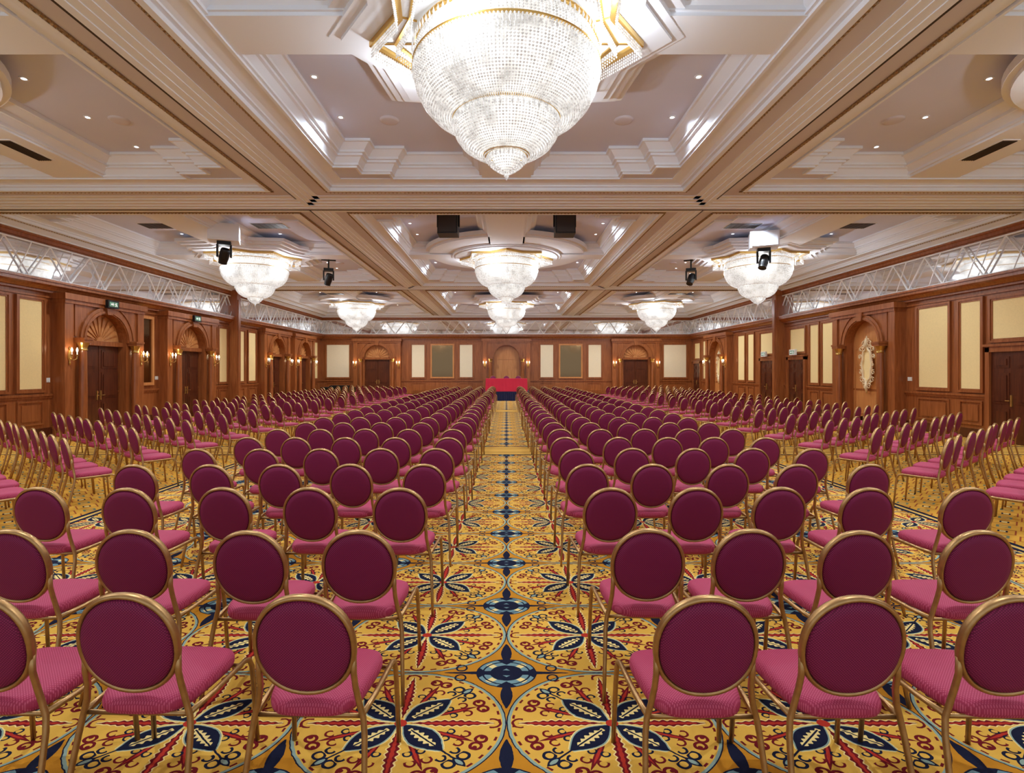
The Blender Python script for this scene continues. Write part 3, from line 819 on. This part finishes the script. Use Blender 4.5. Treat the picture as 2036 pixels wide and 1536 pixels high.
for (y,xs) in rows:
    for x in xs: spots.append((x,y+random.uniform(-.02,.02),random.uniform(-.03,.03)))
y=6.14
while y<30.2:
    for sx in(-1,1):
        for k in range(5):
            spots.append((sx*(.77+.655*k)+random.uniform(-.03,.03),y+random.uniform(-.03,.03),random.uniform(-.05,.05)))
    y+=.985
ph=math.radians(38.3)
for k in range(20):
    y0=5.75+1.25*k
    for sx in(-1,1):
        for j in range(9):
            d=.61*j
            x=sx*(5.50+d*math.cos(ph)); y=y0+d*math.sin(ph)
            if y>33.0: continue
            spots.append((x+random.uniform(-.03,.03),y+random.uniform(-.03,.03),sx*ph+random.uniform(-.05,.05)))
vis=[]
for (x,y,a) in spots:
    if abs(1050*x/(y+.1))>1018+1050*.32/y: continue
    vis.append((x,y,a))
vis.sort(key=lambda s:s[1]+0.1*abs(s[0]))
LAB='banquet chair with round plum fabric back and brass frame'
GRP='banquet chairs in rows facing the stage'
src=obj('banquet_chair',None,None,(vis[0][0],vis[0][1],0),vis[0][2],LAB,'chair',GRP)
obj('back_frame',me_fr_,src); obj('backrest',me_pad,src); obj('seat',me_seat,src); obj('seat_frame',me_uf,src)
for l in me_legs: obj('leg',l,src)
NP=120; NI=297
for i,(x,y,a) in enumerate(vis[1:NI]):
    if i<NP: tree_copy(src,(x,y,0),a)
    else: obj('banquet_chair',me_mid,None,(x,y,0),a,LAB,'chair',GRP)
for x in (-.85,0,.75): obj('banquet_chair',me_mid,None,(x,33.25,.556),pi,'banquet chair with round plum back behind the head table','chair','chairs at the head table')
far=MB()
for (x,y,a) in vis[NI:]:
    far.add(low,Matrix.Translation((x,y,0))@Matrix.Rotation(a,4,'Z'))
obj('banquet_chair_rows',far.mesh('far_chairs',['chairgold','back','seat'],True,recalc=False),None,label='distant rows of plum banquet chairs with brass frames',cat='chairs',kind='stuff',group=GRP)

# ------------------------------------------------------------ stage and head table
e=obj('stage_platform',None,None,(0,33.2,0),0,'low stage platform with navy pleated skirt','stage')
b=MB(); b.box(-2.6,2.6,-1.5,1.4,.50,.55); obj('platform_top',b.mesh('top',['navy']),e)
b=MB()
n=120; k=0
for i in range(n+1):
    x=-2.6+5.2*i/n; yy=-1.5+.025*math.sin(i*pi/1.5); b.v+=[(x,yy,0),(x,yy,.52)]
for i in range(n): b.face([2*i,2*i+2,2*i+3,2*i+1])
b.box(-2.6,-2.57,-1.48,1.4,0,.5); b.box(2.57,2.6,-1.48,1.4,0,.5)
obj('stage_skirt',b.mesh('skirt',['navy']),e)
e=obj('head_table',None,None,(0,32.15,.55),0,'head table covered with floor length red cloth','table')
b=MB(); b.box(-1.25,1.25,-.38,.38,.76,.79)
k=len(b.v); loop=[]
for i in range(160):
    t=i/160*4; s=int(t); f=t-s; w=1.25;d=.38
    loop.append([(-w+2*w*f,-d),(w,-d+2*d*f),(w-2*w*f,d),(-w,d-2*d*f)][s])
for i,c in enumerate(loop):
    kx=1+.012*math.sin(i*1.9); b.v+=[(c[0],c[1],.785),(c[0]*(kx+.01),c[1]*(kx+.05),.01)]
for i in range(160):
    j=(i+1)%160; b.face([k+2*i,k+2*j,k+2*j+1,k+2*i+1])
obj('table_cloth',b.mesh('cloth',['red']),e)
e=obj('equipment_table',None,None,(-10.7,33.9,0),0,'black draped equipment table against the wall','table')
b=MB(); b.box(-1.1,1.1,-.38,.38,.7,.76); b.box(-1.08,1.08,-.36,.36,.0,.7); obj('table_drape',b.mesh('d',['black']),e)
b=MB(); b.box(-.6,.6,-.25,.25,.76,.86); 
for i in range(10): b.box(-.5+i*.1,-.46+i*.1,-.2,.2,.86,.875)
obj('mixing_console',b.mesh('c',['black']),e)

# ------------------------------------------------------------ world + camera
w=bpy.data.worlds.new('World'); scene.world=w; w.use_nodes=True
w.node_tree.nodes['Background'].inputs[0].default_value=(.84,.92,1,1); w.node_tree.nodes['Background'].inputs[1].default_value=.95
cam=bpy.data.cameras.new('Camera'); co=bpy.data.objects.new('Camera',cam); COL.objects.link(co)
co.location=(0,0,1.8); co.rotation_euler=(pi/2,0,0)
cam.sensor_width=36; cam.lens=36*1050/2036; cam.shift_y=-31/2036; cam.shift_x=11/2036; cam.clip_end=200
scene.camera=co
